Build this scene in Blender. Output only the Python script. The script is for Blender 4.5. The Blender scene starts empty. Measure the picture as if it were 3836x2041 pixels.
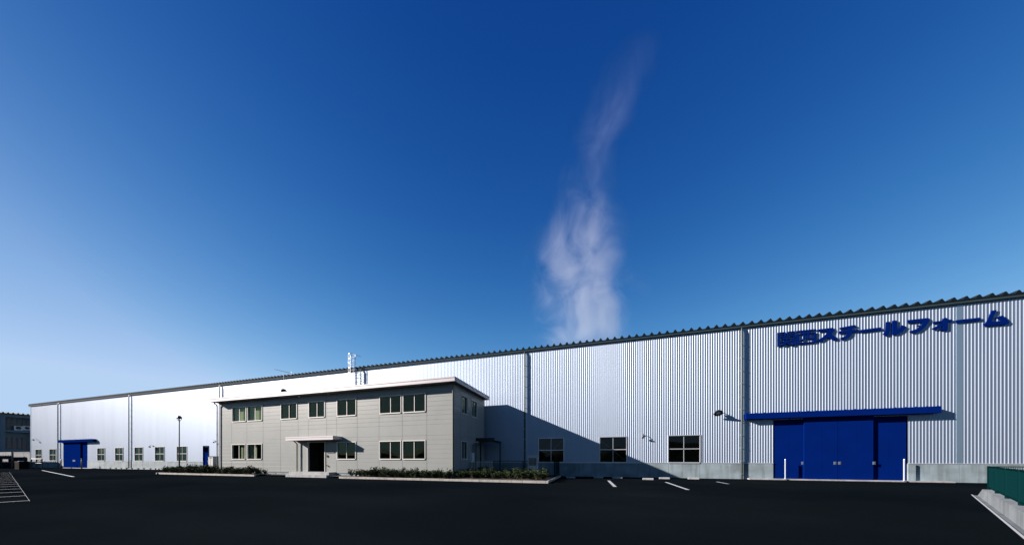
import bpy, math, random
from mathutils import Vector
random.seed(7)
SC = bpy.context.scene
COL = SC.collection
# ---------------------------------------------------------------- camera
# X runs along the factory wall (right), Y away into it, Z up, metres.
CX, HY, F, W = 1918.0, 1720.0, 1061.0, 3836.0      # photo: principal column, horizon row, focal length in pixels
SN, CS = 0.2821, 0.9594                            # yaw of the camera towards -X
H = 1.3                                            # eye height
cam = bpy.data.cameras.new('camera'); co = bpy.data.objects.new('camera', cam); COL.objects.link(co)
co.location = (0, 0, H); co.rotation_euler = (math.pi/2, 0, math.asin(SN))
cam.sensor_width = 36; cam.sensor_fit = 'HORIZONTAL'; cam.lens = 36*F/W
cam.shift_y = (HY-1020.5)/W; cam.clip_start = 0.05; cam.clip_end = 6000
SC.camera = co
SC.render.resolution_x = 1024; SC.render.resolution_y = 544
# ---------------------------------------------------------------- sun and sky
SUN = Vector((-2.58, -1.0, 1.18)).normalized()      # towards the sun
EL = math.asin(SUN.z); AZ = math.atan2(SUN.x, SUN.y)
w = bpy.data.worlds.new('World'); SC.world = w; w.use_nodes = True
nt = w.node_tree; N = nt.nodes; L = nt.links
for n in list(N): N.remove(n)
wo = N.new('ShaderNodeOutputWorld'); bg = N.new('ShaderNodeBackground')
sk = N.new('ShaderNodeTexSky'); sk.sky_type = 'NISHITA'; sk.sun_disc = False
sk.sun_elevation = EL; sk.sun_rotation = AZ % (2*math.pi)
sk.altitude = 0; sk.air_density = 1.0; sk.dust_density = 1.0; sk.ozone_density = 8.0
EXPO = 1.5
# the film's deep blue: per channel contrast on the sky texture, darker towards the zenith
tcw = N.new('ShaderNodeTexCoord'); sx_ = N.new('ShaderNodeSeparateXYZ'); L.new(tcw.outputs['Generated'], sx_.inputs[0])
def wm_(op, a, b=None, clamp=False):
    n = N.new('ShaderNodeMath'); n.operation = op; n.use_clamp = clamp
    for i, v in enumerate((a, b)):
        if v is None: continue
        if isinstance(v, (int, float)): n.inputs[i].default_value = v
        else: L.new(v, n.inputs[i])
    return n.outputs[0]
zc = wm_('MAXIMUM', sx_.outputs[2], 0.0)
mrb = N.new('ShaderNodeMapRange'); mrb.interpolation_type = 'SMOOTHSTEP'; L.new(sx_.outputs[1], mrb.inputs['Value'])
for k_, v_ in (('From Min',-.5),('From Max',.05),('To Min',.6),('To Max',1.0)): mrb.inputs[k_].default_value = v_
back = mrb.outputs[0]  # unseen sky behind the camera dimmed to cut ambient light and reflections
sr = N.new('ShaderNodeSeparateColor'); L.new(sk.outputs[0], sr.inputs[0]); cr = N.new('ShaderNodeCombineColor')
for i, (g_, a_, e_, cap) in enumerate(((.9,1.54,-4.33,.18),(.5,.55,-2.55,.33),(.35,.26,-1.17,.65))):
    v = wm_('POWER', wm_('MINIMUM', wm_('MULTIPLY', sr.outputs[i], .1), cap), g_)
    k = wm_('EXPONENT', wm_('ADD', wm_('MULTIPLY', zc, e_), a_))
    o_ = wm_('MINIMUM', wm_('MULTIPLY', v, k), (.47,.65,.90)[i])
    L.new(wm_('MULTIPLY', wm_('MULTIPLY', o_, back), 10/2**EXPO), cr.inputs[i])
L.new(cr.outputs[0], bg.inputs[0]); bg.inputs[1].default_value = 0.1
L.new(bg.outputs[0], wo.inputs[0])
sl = bpy.data.lights.new('sun', 'SUN'); sl.energy = 5.0; sl.angle = math.radians(0.5); sl.color = (1.0, 0.885, 0.82)
so = bpy.data.objects.new('sun', sl); COL.objects.link(so); so.rotation_euler = SUN.to_track_quat('Z', 'Y').to_euler()
so.location = (-60, -30, 60)
SC.view_settings.view_transform = 'Standard'; SC.view_settings.look = 'None'
SC.view_settings.exposure = EXPO; SC.view_settings.gamma = 1
SC.render.engine = 'CYCLES'
SC.cycles.volume_step_rate = 0.5

# ---------------------------------------------------------------- helpers
def ray(x):                                         # photo column -> direction components along X and Y
    u = x-CX
    return CS*u-SN*F, SN*u+CS*F
def onY(x, y, t):                                   # point on the plane Y=t
    a, b = ray(x); return a/b*t, H+(HY-y)/b*t
def sx(x, t): a, b = ray(x); return a/b*t
def sz(x, y, t): a, b = ray(x); return H+(HY-y)/b*t
def onX(x, y, s):                                   # point on the plane X=s -> (Y, Z)
    a, b = ray(x); t = s*b/a; return t, H+(HY-y)/b*t
def gnd(x, y, z=0.0):
    a, b = ray(x); t = (H-z)*b/(y-HY); return a/b*t, t

class MB:
    def __init__(s): s.v = []; s.f = []; s.m = []; s.sm = []
    def add(s, vs, fs, m=0, smooth=False):
        o = len(s.v); s.v += [tuple(p) for p in vs]
        for f in fs: s.f.append(tuple(o+i for i in f)); s.m.append(m); s.sm.append(smooth)
        return s
    def box(s, x0, x1, y0, y1, z0, z1, m=0):
        vs = [(x0,y0,z0),(x1,y0,z0),(x1,y1,z0),(x0,y1,z0),(x0,y0,z1),(x1,y0,z1),(x1,y1,z1),(x0,y1,z1)]
        return s.add(vs, [(0,3,2,1),(4,5,6,7),(0,1,5,4),(1,2,6,5),(2,3,7,6),(3,0,4,7)], m)
    def bar(s, a, b, wd, hg, m=0, up=(0,0,1)):
        a = Vector(a); b = Vector(b); d = (b-a).normalized(); up = Vector(up)
        if abs(d.dot(up)) > .95: up = Vector((1,0,0))
        r = d.cross(up).normalized(); u = r.cross(d)
        vs = []
        for p in (a, b):
            for i, j in ((-1,-1),(1,-1),(1,1),(-1,1)): vs.append(p+r*wd/2*i+u*hg/2*j)
        return s.add(vs, [(0,1,2,3),(7,6,5,4),(0,4,5,1),(1,5,6,2),(2,6,7,3),(3,7,4,0)], m)
    def tube(s, pts, r, n=10, m=0, caps=True):
        pts = [Vector(p) for p in pts]; rs = r if isinstance(r, (list, tuple)) else [r]*len(pts)
        rings = []; vs = []; fs = []
        pu = None
        for i, p in enumerate(pts):
            d = (pts[min(i+1, len(pts)-1)]-pts[max(i-1, 0)]).normalized()
            up = Vector((0,0,1)) if abs(d.z) < .9 else Vector((1,0,0))
            if pu is not None: up = pu
            a = d.cross(up).normalized(); b = a.cross(d); pu = b
            for k in range(n):
                t = 2*math.pi*k/n; vs.append(p+(a*math.cos(t)+b*math.sin(t))*rs[i])
        for i in range(len(pts)-1):
            for k in range(n):
                k2 = (k+1) % n; fs.append((i*n+k, i*n+k2, (i+1)*n+k2, (i+1)*n+k))
        s.add(vs, fs, m, True)
        if caps:
            s.add(vs[:n], [tuple(range(n))[::-1]], m); s.add(vs[-n:], [tuple(range(n))], m)
        return s
    def lathe(s, prof, c, n=20, m=0, axis=None):
        q = Vector((0,0,1)).rotation_difference(Vector(axis)) if axis else None
        vs = []; fs = []; c = Vector(c)
        for r, z in prof:
            for k in range(n):
                t = 2*math.pi*k/n; p = Vector((r*math.cos(t), r*math.sin(t), z))
                if q: p = q @ p
                vs.append(p+c)
        for i in range(len(prof)-1):
            for k in range(n):
                k2 = (k+1) % n; fs.append((i*n+k, i*n+k2, (i+1)*n+k2, (i+1)*n+k))
        return s.add(vs, fs, m, True)
    def prism(s, poly, y0, y1, m=0):                # poly in (X,Z), extruded along Y
        ar = sum(poly[i][0]*poly[(i+1) % len(poly)][1]-poly[(i+1) % len(poly)][0]*poly[i][1] for i in range(len(poly)))
        if ar < 0: poly = poly[::-1]
        n = len(poly)
        vs = [(x, y0, z) for x, z in poly]+[(x, y1, z) for x, z in poly]
        fs = [tuple(range(n)), tuple(range(2*n-1, n-1, -1))]+[(i, n+i, n+(i+1) % n, (i+1) % n) for i in range(n)]
        return s.add(vs, fs, m)
    def build(s, name, mats, parent=None):
        me = bpy.data.meshes.new(name); me.from_pydata(s.v, [], s.f)
        for mt in (mats if isinstance(mats, (list, tuple)) else [mats]): me.materials.append(mt)
        me.polygons.foreach_set('material_index', s.m); me.polygons.foreach_set('use_smooth', s.sm)
        me.update()
        o = bpy.data.objects.new(name, me); COL.objects.link(o)
        if parent is not None: attach(o, parent)
        return o
def attach(o, p):
    o.parent = p
    bpy.context.view_layer.update()
    o.matrix_parent_inverse = p.matrix_world.inverted()
def tag(o, label=None, cat=None, group=None, kind=None):
    if label: o['label'] = label
    if cat: o['category'] = cat
    if group: o['group'] = group
    if kind: o['kind'] = kind
    return o
def thing(name, loc, label, cat, group=None):
    o = bpy.data.objects.new(name, None); o.location = loc; o.empty_display_size = .3; COL.objects.link(o)
    bpy.context.view_layer.update()
    return tag(o, label, cat, group)

# ---------------------------------------------------------------- materials
AL = .72                                            # all albedos, set against the exposure
def mat(name, col, rough=.6, metal=0.0, var=0.0, vscale=3.0, bump=0.0, bscale=60.0, spec=.5, col2=None, stretch=None, coat=0.0):
    col = tuple(c*AL for c in col)
    m = bpy.data.materials.new(name); m.use_nodes = True; t = m.node_tree; b = t.nodes['Principled BSDF']
    b.inputs['Base Color'].default_value = (*col, 1); b.inputs['Roughness'].default_value = rough
    b.inputs['Metallic'].default_value = metal; b.inputs['Specular IOR Level'].default_value = spec
    b.inputs['Coat Weight'].default_value = coat
    tc = t.nodes.new('ShaderNodeTexCoord'); mp = t.nodes.new('ShaderNodeMapping'); t.links.new(tc.outputs['Object'], mp.inputs[0])
    if stretch: mp.inputs['Scale'].default_value = stretch
    if var > 0 or col2:
        no = t.nodes.new('ShaderNodeTexNoise'); no.inputs['Scale'].default_value = vscale; no.inputs['Detail'].default_value = 6
        no.inputs['Roughness'].default_value = .65
        t.links.new(mp.outputs[0], no.inputs['Vector'])
        rp = t.nodes.new('ShaderNodeValToRGB'); rp.color_ramp.elements[0].position = .3; rp.color_ramp.elements[1].position = .7
        c2 = col2 if col2 else tuple(c*(1+var) for c in col)
        c1 = col if col2 else tuple(c*(1-var) for c in col)
        rp.color_ramp.elements[0].color = (*c1, 1); rp.color_ramp.elements[1].color = (*c2, 1)
        t.links.new(no.outputs['Fac'], rp.inputs[0]); t.links.new(rp.outputs[0], b.inputs['Base Color'])
    if bump > 0:
        n2 = t.nodes.new('ShaderNodeTexNoise'); n2.inputs['Scale'].default_value = bscale; n2.inputs['Detail'].default_value = 4
        t.links.new(mp.outputs[0], n2.inputs['Vector'])
        bp = t.nodes.new('ShaderNodeBump'); bp.inputs['Strength'].default_value = bump; bp.inputs['Distance'].default_value = .02
        t.links.new(n2.outputs['Fac'], bp.inputs['Height']); t.links.new(bp.outputs[0], b.inputs['Normal'])
    return m
def glass(name, tint, gloss_tint=(1,1,1), ior=1.5):
    m = bpy.data.materials.new(name); m.use_nodes = True; t = m.node_tree
    for n in list(t.nodes): t.nodes.remove(n)
    out = t.nodes.new('ShaderNodeOutputMaterial'); mx = t.nodes.new('ShaderNodeMixShader')
    tr = t.nodes.new('ShaderNodeBsdfTransparent'); tr.inputs[0].default_value = (*tint, 1)
    gl = t.nodes.new('ShaderNodeBsdfGlossy'); gl.inputs['Roughness'].default_value = .02; gl.inputs[0].default_value = (*gloss_tint, 1)
    fr = t.nodes.new('ShaderNodeFresnel'); gg = t.nodes.new('ShaderNodeNewGeometry'); mi_ = t.nodes.new('ShaderNodeMapRange')
    mi_.inputs['To Min'].default_value = ior; mi_.inputs['To Max'].default_value = 1/ior      # thin pane: no total reflection at its inner face
    t.links.new(gg.outputs['Backfacing'], mi_.inputs['Value']); t.links.new(mi_.outputs[0], fr.inputs[0])
    t.links.new(fr.outputs[0], mx.inputs[0]); t.links.new(tr.outputs[0], mx.inputs[1]); t.links.new(gl.outputs[0], mx.inputs[2])
    t.links.new(mx.outputs[0], out.inputs[0]); return m
def asphalt():
    m = mat('asphalt', (.010,.011,.013), .9, spec=.0)
    t = m.node_tree; b = t.nodes['Principled BSDF']; tc = t.nodes['Texture Coordinate']
    def noise(sc, det, stretch=(1,1,1), rot=0):
        mp = t.nodes.new('ShaderNodeMapping'); mp.inputs['Scale'].default_value = stretch; mp.inputs['Rotation'].default_value = (0,0,rot)
        t.links.new(tc.outputs['Object'], mp.inputs[0])
        n = t.nodes.new('ShaderNodeTexNoise'); n.inputs['Scale'].default_value = sc; n.inputs['Detail'].default_value = det
        t.links.new(mp.outputs[0], n.inputs['Vector']); return n.outputs['Fac']
    def ramp(s, a, ca, bb, cb):
        r = t.nodes.new('ShaderNodeValToRGB'); r.color_ramp.elements[0].position = a; r.color_ramp.elements[1].position = bb
        r.color_ramp.elements[0].color = (*ca,1); r.color_ramp.elements[1].color = (*cb,1); t.links.new(s, r.inputs[0]); return r.outputs[0]
    def mul(a, c):
        x = t.nodes.new('ShaderNodeMixRGB'); x.blend_type = 'MULTIPLY'; x.inputs[0].default_value = 1; t.links.new(a, x.inputs[1]); t.links.new(c, x.inputs[2]); return x.outputs[0]
    big = ramp(noise(.12, 5), .35, (.0026,.0046,.0062), .68, (.0048,.0070,.0090))
    lanes = ramp(noise(.35, 6, (.5, 1.0, 1), .5), .45, (1,1,1), .78, (1.4,1.38,1.35))
    grit = ramp(noise(90, 3), .4, (.7,.7,.7), .75, (1.45,1.45,1.45))
    t.links.new(mul(mul(big, lanes), grit), b.inputs['Base Color'])
    bp = t.nodes.new('ShaderNodeBump'); bp.inputs['Strength'].default_value = .6; bp.inputs['Distance'].default_value = .01
    t.links.new(noise(120, 3), bp.inputs['Height']); t.links.new(bp.outputs[0], b.inputs['Normal'])
    return m
def concrete(name, base, stain):
    base = tuple(c*AL for c in base); stain = tuple(c*AL for c in stain)
    m = mat(name, base, .85, spec=.3, bump=.25, bscale=30)
    t = m.node_tree; b = t.nodes['Principled BSDF']; tc = t.nodes['Texture Coordinate']
    def noise(sc, det, st):
        mp = t.nodes.new('ShaderNodeMapping'); mp.inputs['Scale'].default_value = st; t.links.new(tc.outputs['Object'], mp.inputs[0])
        n = t.nodes.new('ShaderNodeTexNoise'); n.inputs['Scale'].default_value = sc; n.inputs['Detail'].default_value = det
        t.links.new(mp.outputs[0], n.inputs['Vector']); return n.outputs['Fac']
    r = t.nodes.new('ShaderNodeValToRGB'); r.color_ramp.elements[0].position = .32; r.color_ramp.elements[1].position = .62
    r.color_ramp.elements[0].color = (*stain,1); r.color_ramp.elements[1].color = (*base,1)
    t.links.new(noise(.9, 8, (1,1,1.6)), r.inputs[0])
    r2 = t.nodes.new('ShaderNodeValToRGB'); r2.color_ramp.elements[0].position = .36; r2.color_ramp.elements[1].position = .52
    r2.color_ramp.elements[0].color = (.72,.72,.7,1); r2.color_ramp.elements[1].color = (1,1,1,1)
    t.links.new(noise(2.2, 5, (2.0,2.0,.25)), r2.inputs[0])
    x = t.nodes.new('ShaderNodeMixRGB'); x.blend_type = 'MULTIPLY'; x.inputs[0].default_value = .8
    t.links.new(r.outputs[0], x.inputs[1]); t.links.new(r2.outputs[0], x.inputs[2]); t.links.new(x.outputs[0], b.inputs['Base Color'])
    return m
M = {
 'asphalt': asphalt(),
 'cladding': mat('galvanised cladding', (.445,.54,.665), .58, .80, var=.05, vscale=.5, stretch=(1.5,1,.15)),
 'strip': mat('galvanised flashing', (.36,.50,.62), .42, .7),
 'gutter': mat('dark green grey gutter', (.03,.055,.066), .8, 0, spec=.1, var=.12, vscale=.8),
 'roof': mat('folded roof', (.006,.012,.017), .8, .0, spec=.1),
 'pipe': mat('dark pipe', (.025,.035,.036), .4, .1),
 'bracket': mat('bracket steel', (.7,.75,.8), .35, .8),
 'plinth': concrete('plinth concrete', (.30,.385,.43), (.20,.26,.28)),
 'concrete': concrete('pale concrete', (.44,.46,.47), (.32,.33,.34)),
 'oldconcrete': concrete('old concrete', (.15,.18,.2), (.10,.12,.14)),
 'blue': mat('blue paint', (.0008,.0145,.145), .6, 0, var=.08, vscale=.9, spec=.0),
 'bluesign': mat('sign blue', (.001,.0135,.135), .6, 0, spec=.0),
 'frame': mat('aluminium frame', (.66,.70,.74), .35, .5),
 'whiteframe': mat('white frame', (.74,.74,.70), .4, 0),
 'siding': mat('office siding', (.318,.345,.330), .37, 0, var=.05, vscale=.8, spec=.4, bump=.05, bscale=14),
 'joint': mat('joint seal', (.10,.10,.10), .7),
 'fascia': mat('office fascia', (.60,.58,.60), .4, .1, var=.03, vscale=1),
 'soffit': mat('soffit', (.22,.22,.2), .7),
 'officepipe': mat('olive drainpipe', (.20,.20,.15), .4),
 'white': mat('white paint', (.78,.78,.76), .5, var=.06, vscale=6),
 'line': mat('road paint', (.40,.44,.47), .7, var=.12, vscale=9, bump=.2),
 'dark': mat('dark metal', (.01,.011,.011), .4, .2),
 'black': mat('black plate', (.015,.016,.016), .45),
 'interior': mat('interior paint', (.16,.19,.17), .9),
 'intdark': mat('interior dark', (.035,.04,.045), .9),
 'blind': mat('vertical blind', (.72,.70,.66), .8),
 'glassf': glass('factory glass', (.42,.5,.48), (.5,.55,.6)),
 'glasso': glass('office glass', (.80,.85,.76), (.6,.75,.55)),
 'glassl': mat('teal reflection glass', (.022,.055,.048), .12, var=.25, vscale=.9, spec=.6),  # opaque teal body stands in for greenery reflected in the left panes
 'greenfence': mat('green mesh', (.002,.020,.022), .8, 0, spec=0),
 'leaf': mat('leaf', (.026,.046,.017), .8, var=.4, vscale=8, spec=.08),
 'leafdry': mat('leaf pale', (.09,.10,.04), .8, var=.3, vscale=8, spec=.08),
 'stem': mat('stem', (.06,.045,.03), .8),
 'soil': mat('soil', (.024,.018,.013), .95, var=.3, vscale=5, bump=.8, bscale=12),
 'galv': mat('galvanised steel', (.75,.78,.80), .3, .9),
 'acbody': mat('unit casing', (.50,.53,.50), .5),
 'wallconc': concrete('wall concrete', (.24,.28,.30), (.18,.21,.23)),
 'handle': mat('door handle', (.14,.19,.26), .5, .2),
 'postpaint': mat('post paint', (.36,.42,.48), .5),
 'kerb': concrete('kerb', (.44,.43,.40), (.34,.33,.31)),
 'lampglass': mat('opal lamp', (.75,.78,.7), .2),
 'wallfar': mat('far wall paint', (.10,.16,.20), .8, var=.1, vscale=.7),
 'bin': mat('bin', (.006,.005,.005), .9, spec=.1),
}

# ---------------------------------------------------------------- the ground
g = MB(); g.add([(-2500,-2500,0),(2500,-2500,0),(2500,2500,0),(-2500,2500,0)], [(0,1,2,3)])
tag(g.build('asphalt_yard', M['asphalt']), kind='structure')

T = 22.48                       # factory wall plane
XL, XR, DEP = sx(115, T), 42.0, 32.0
ZT = 10.05; ZP = 1.07
# ---------------------------------------------------------------- factory
fac = thing('factory_building', ((XL+XR)/2, T, 0), 'long white corrugated metal factory hall with dark gutter, grey concrete base and blue sliding doors', 'factory')
PIT = 1/7
PROF = [(0,0),(.052,0),(.068,-.012),(.110,-.012),(.126,0)]
def corr(mb, x0, x1, z0, z1, y):
    k = math.floor(x0/PIT); xs = [x0]; ds = []
    def dep(x):
        r = (x/PIT-math.floor(x/PIT))*PIT
        pr = PROF+[(PIT, 0)]
        for i in range(len(pr)-1):
            if pr[i][0] <= r <= pr[i+1][0]:
                a, b = pr[i], pr[i+1]; return a[1]+(b[1]-a[1])*((r-a[0])/max(1e-9, b[0]-a[0]))
        return 0
    pts = [x0]
    while k*PIT < x1:
        for a, _ in PROF:
            p = k*PIT+a
            if x0+1e-4 < p < x1-1e-4: pts.append(p)
        k += 1
    pts.append(x1)
    n = len(pts); vs = [(p, y+dep(p), z0) for p in pts]+[(p, y+dep(p), z1) for p in pts]
    mb.add(vs, [(i, i+1, n+i+1, n+i) for i in range(n-1)])
# openings in the long wall: (x0, x1, z0, z1)
wins = []
for a, b in ((2018.8,2110.7),(2247.8,2346),(2504,2621)): wins.append((sx(a,T), sx(b,T), 1.12, 2.97, 'frame'))
for a, b in ((134.5,156),(186.7,210),(365.6,393),(432.5,461.2),(505.2,535.6),(581.7,615.8),(664,700.5)): wins.append((sx(a,T), sx(b,T), 1.14, 2.92, 'whiteframe'))
sd = (sx(762,T), sx(781.6,T), 0.0, sz(771,1668.8,T))
bd = (sx(2896,T), sx(3400,T), 0.0, sz(3100,1566,T))
ld = (sx(242,T), sx(328.3,T), 0.0, sz(285,1654,T))
opens = [(a,b,c,d) for a,b,c,d,_ in wins]+[sd, bd, ld]
opens.sort()
jpx = [3594, 2783, 1970, 1356, 826, 487, 221]       # flat flashing strips
JX = [sx(p, T) for p in jpx]
wm = MB(); cur = XL
def span(a, b, z0, z1):                             # corrugation broken by the flat strips
    js = sorted(j for j in JX if a < j < b); c = a
    for j in js:
        if j-.12 > c: corr(wm, c, j-.12, z0, z1, T)
        c = j+.12
    if c < b: corr(wm, c, b, z0, z1, T)
for a, b, z0, z1 in opens:
    span(cur, a, ZP, ZT); span(a, b, z1, ZT)
    if z0 > ZP: span(a, b, ZP, z0)
    cur = b
span(cur, XR, ZP, ZT)
# end walls and back wall
for X in (XL, XR):
    wm.add([(X,T,0),(X,T+DEP,0),(X,T+DEP,ZT),(X,T,ZT)], [(0,1,2,3)])
wm.add([(XL,T+DEP,0),(XR,T+DEP,0),(XR,T+DEP,ZT),(XL,T+DEP,ZT)], [(0,1,2,3)])
wm.build('wall', M['cladding'], fac)
for j in JX: MB().box(j-.13, j+.13, T-.012, T+.004, ZP, ZT).build('flashing', M['strip'], fac)
MB().box(XL-.02, XL+.1, T-.03, T+.1, 0.0, ZT).build('corner_trim', M['strip'], fac)
# drip flashing above the plinth
df = MB(); cur = XL
segs = []
for a, b, z0, z1 in sorted([sd, bd, ld]): segs.append((cur, a)); cur = b
segs.append((cur, XR))
for a, b in segs:
    df.box(a, b, T-.045, T+.01, ZP-.035, ZP+.012)
df.build('drip_edge', M['frame'], fac)
pm = MB()
for a, b in segs:
    js = [a]
    x = a
    cand = sorted([w_[0] for w_ in wins]+[w_[1] for w_ in wins]+[j for j in JX])
    for c in cand:
        if c-js[-1] > 1.2 and b-c > .4: js.append(c)
    js2 = [js[0]]
    for c in js[1:]+[b]:
        while c-js2[-1] > 4.6: js2.append(js2[-1]+3.6)
        js2.append(c)
    for p, q in zip(js2, js2[1:]):
        if q-p > .03: pm.box(p+.008, q-.008, T-.03, T+.2, 0, ZP-.04)
    pm.box(a, b, T-.012, T+.19, 0, ZP-.045)
pm.build('concrete_base', M['plinth'], fac)
gm_ = MB()
gm_.box(XL-.35, XR+.2, T-.12, T+.02, ZT+.0, ZT+.17)
gm_.box(XL-.35, XR+.2, T-.14, T-.12, ZT+.14, ZT+.19)
gm_.build('gutter', M['gutter'], fac)
# folded plate roof: 0.5 m pitch, seen as a row of humps above the gutter
rf = MB(); x = XL-.3; pts = []
while x < XR:
    pts += [(x,0),(x+.11,.0),(x+.165,.08),(x+.205,.155),(x+.235,.182),(x+.265,.182),(x+.295,.155),(x+.335,.08),(x+.39,.0)]; x += .5
y0, y1, zb = T-.16, T+DEP, ZT+.185
n = len(pts)
rf.add([(p, y0, zb+h) for p, h in pts]+[(p, y1, zb+h+.35) for p, h in pts], [(i, i+1, n+i+1, n+i) for i in range(n-1)])
rf.add([(p, y0, zb+h) for p, h in pts]+[(p, y0, zb-.012) for p, h in pts], [(i, n+i, n+i+1, i+1) for i in range(n-1)])
rf.build('roof', M['roof'], fac)
ceil = MB(); ceil.add([(XL+.1,T+.1,ZT-.05),(XR-.1,T+.1,ZT-.05),(XR-.1,T+DEP-.1,ZT-.05),(XL+.1,T+DEP-.1,ZT-.05)], [(0,1,2,3)])
ceil.add([(XL+.1,T+9,0.01),(XR-.1,T+9,0.01),(XR-.1,T+9,ZT-.1),(XL+.1,T+9,ZT-.1)], [(0,1,2,3)])
ceil.add([(XL+.1,T+.25,0.012),(XR-.1,T+.25,0.012),(XR-.1,T+9,.012),(XL+.1,T+9,.012)], [(0,1,2,3)])
ceil.build('interior_lining', M['intdark'], fac)
for px in (2779, 1965, 1352, 821.5, 482.5, 217):
    X = sx(px, T-.14); d = MB()
    d.tube([(X,T-.14,0.0),(X,T-.14,ZT-.25),(X+.02,T-.1,ZT-.05),(X+.02,T-.06,ZT+.02)], .052, 10)
    o = d.build('downpipe', M['pipe'], fac)
    z = .35; first = None
    while z < ZT-.3:
        if first is None:
            br = MB(); br.box(X-.058, X+.058, T-.198, T-.085, z-.011, z+.011); br.box(X-.012, X+.012, T-.085, T-.0, z-.011, z+.011)
            first = br.build('pipe_bracket', M['bracket'], o); zf = z
        else:
            c_ = first.copy(); COL.objects.link(c_); c_.location.z += z-zf
        z += .86
def win4(a, b, z0, z1, fm):
    f = MB(); y = T
    f.box(a-.05, a, y-.04, y+.06, z0-.06, z1+.05); f.box(b, b+.05, y-.04, y+.06, z0-.06, z1+.05)
    f.box(a, b, y-.04, y+.06, z1, z1+.05); f.box(a-.0, b+.0, y-.07, y+.09, z0-.09, z0)
    cx = (a+b)/2; cz = (z0+z1)/2
    f.box(cx-.018, cx+.018, y+.01, y+.03, z0, z1)
    f.box(a, cx-.022, y-.005, y+.03, cz-.03, cz+.03); f.box(cx+.022, b, y-.005, y+.03, cz-.03, cz+.03)
    w_ = f.build('window', M[fm], fac)
    MB().box(a, b, y+.034, y+.04, z0, z1).build('pane', M['glassf' if fm == 'frame' else 'glassl'], w_)
for i, w_ in enumerate(wins): win4(*w_)
# wind bracing that shows as diagonals behind the windows
for (p0, p1) in (((2035,1722),(2105,1650)), ((2240,1640),(2345,1726)), ((512,1722),(532,1686)), ((585,1680),(612,1722)), ((668,1680),(697,1720))):
    a = onY(*p0, T+.5); b = onY(*p1, T+.5); dx, dz = b[0]-a[0], b[1]-a[1]
    m_ = MB(); m_.bar((a[0]-dx*.6, T+.5, a[1]-dz*.6), (b[0]+dx*.6, T+.5, b[1]+dz*.6), .07, .07)
    m_.build('brace', M['galv'], fac)
# small blue door with a transom pane
a, b, _, z1 = sd
dm = MB(); dm.box(a+.05, b-.05, T+.02, T+.06, 0.02, 2.12)
d = dm.build('entry_door', M['blue'], fac)
fm = MB(); fm.box(a, a+.05, T-.05, T+.09, 0, z1); fm.box(b-.05, b, T-.05, T+.09, 0, z1); fm.box(a+.05, b-.05, T-.05, T+.09, z1-.05, z1); fm.box(a+.05, b-.05, T-.03, T+.09, 2.12, 2.18)
fm.build('door_frame', M['blue'], d)
MB().box(a+.05, b-.05, T+.03, T+.036, 2.18, z1-.05).build('pane', M['glassf'], d)
MB().box(b-.18, b-.14, T-.03, T+.02, 1.0, 1.18).build('handle', M['galv'], d)
# sliding doors: leaves hang on a boxed rail
def leaf(a, b, y, z0, z1, name='door_leaf', parent=None, hx=()):
    l = MB(); l.box(a, b, y, y+.06, z0, z1)
    n = max(1, round((b-a)/.9))
    for i in range(n+1):                            # folded panel seams
        xx = a+(b-a)*i/n; xx = min(max(xx, a+.02), b-.02); l.box(xx-.01, xx+.01, y-.004, y, z0+.02, z1-.02)
    l.box(a+.035, b-.035, y-.012, y-.0, z0+.02, z0+.12)
    o = l.build(name, M['blue'], parent)
    return o
d_ = MB(); d_.box(bd[0]-.02, bd[1]+.02, T+.16, T+.2, 0, bd[3]+.2)
sdoor = d_.build('sliding_door', M['blue'], fac)
tag(sdoor, 'large royal blue four-leaf sliding door')
X = [sx(p, T-.05) for p in (2896, 3010.6, 3136.6, 3269, 3400)]
zt = bd[3]+.1
leaf(X[0], X[1]+.1, T+.02, .04, zt, parent=sdoor); leaf(X[3]-.1, X[4], T+.02, .04, zt, parent=sdoor)
leaf(X[1], X[2]-.01, T-.1, .04, zt, parent=sdoor); leaf(X[2]+.01, X[3], T-.1, .04, zt, parent=sdoor)
for p, yy in ((3127,T-.1),(3144.5,T-.1),(3006,T+.02),(3273,T-.1)):
    c = sx(p, yy); hm = MB(); hm.box(c-.07, c+.07, yy-.018, yy-.011, sz(p,1739,yy), sz(p,1728,yy)); hm.box(c-.025, c+.025, yy-.03, yy-.018, sz(p,1737,yy), sz(p,1730,yy))
    hm.build('handle', M['handle'], sdoor)
def cover(a, b, z0, z1, yf):
    c = MB(); c.prism([(a, z0), (b, z0), (b, z1), (a, z1)], yf, T-.02)
    x = a+.1
    while x < b-.05:                                # hanger bolts along the top edge
        c.box(x-.02, x+.02, yf-.01, yf+.05, z1, z1+.03); x += .45
    c.box(a, b, yf-.012, yf, z0, z0+.05)
    return c
YC = T-.34
cover(sx(2795,YC), sx(3527,YC), sz(3160,1557,YC), sz(3160,1534,YC), YC).build('door_rail_cover', M['blue'], fac)
YC = T-.34
cover(sx(217.5,YC), sx(347,YC), sz(280,1655,YC), sz(280,1645.5,YC), YC).build('door_rail_cover', M['blue'], fac)
d_ = MB(); d_.box(ld[0]-.02, ld[1]+.02, T+.16, T+.2, 0, ld[3]+.2)
sdoor = d_.build('sliding_door', M['blue'], fac); tag(sdoor, 'smaller royal blue two-leaf sliding door')
x1 = sx(301.4, T-.1)
leaf(ld[0], x1, T-.1, .04, ld[3]+.12, parent=sdoor); leaf(x1-.1, ld[1], T+.02, .04, ld[3]+.12, parent=sdoor)
for p in (275.5, 281): 
    c = sx(p, T-.1); MB().box(c-.12, c+.12, T-.13, T-.11, 1.0, 1.25).build('handle', M['handle'], sdoor)
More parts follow.
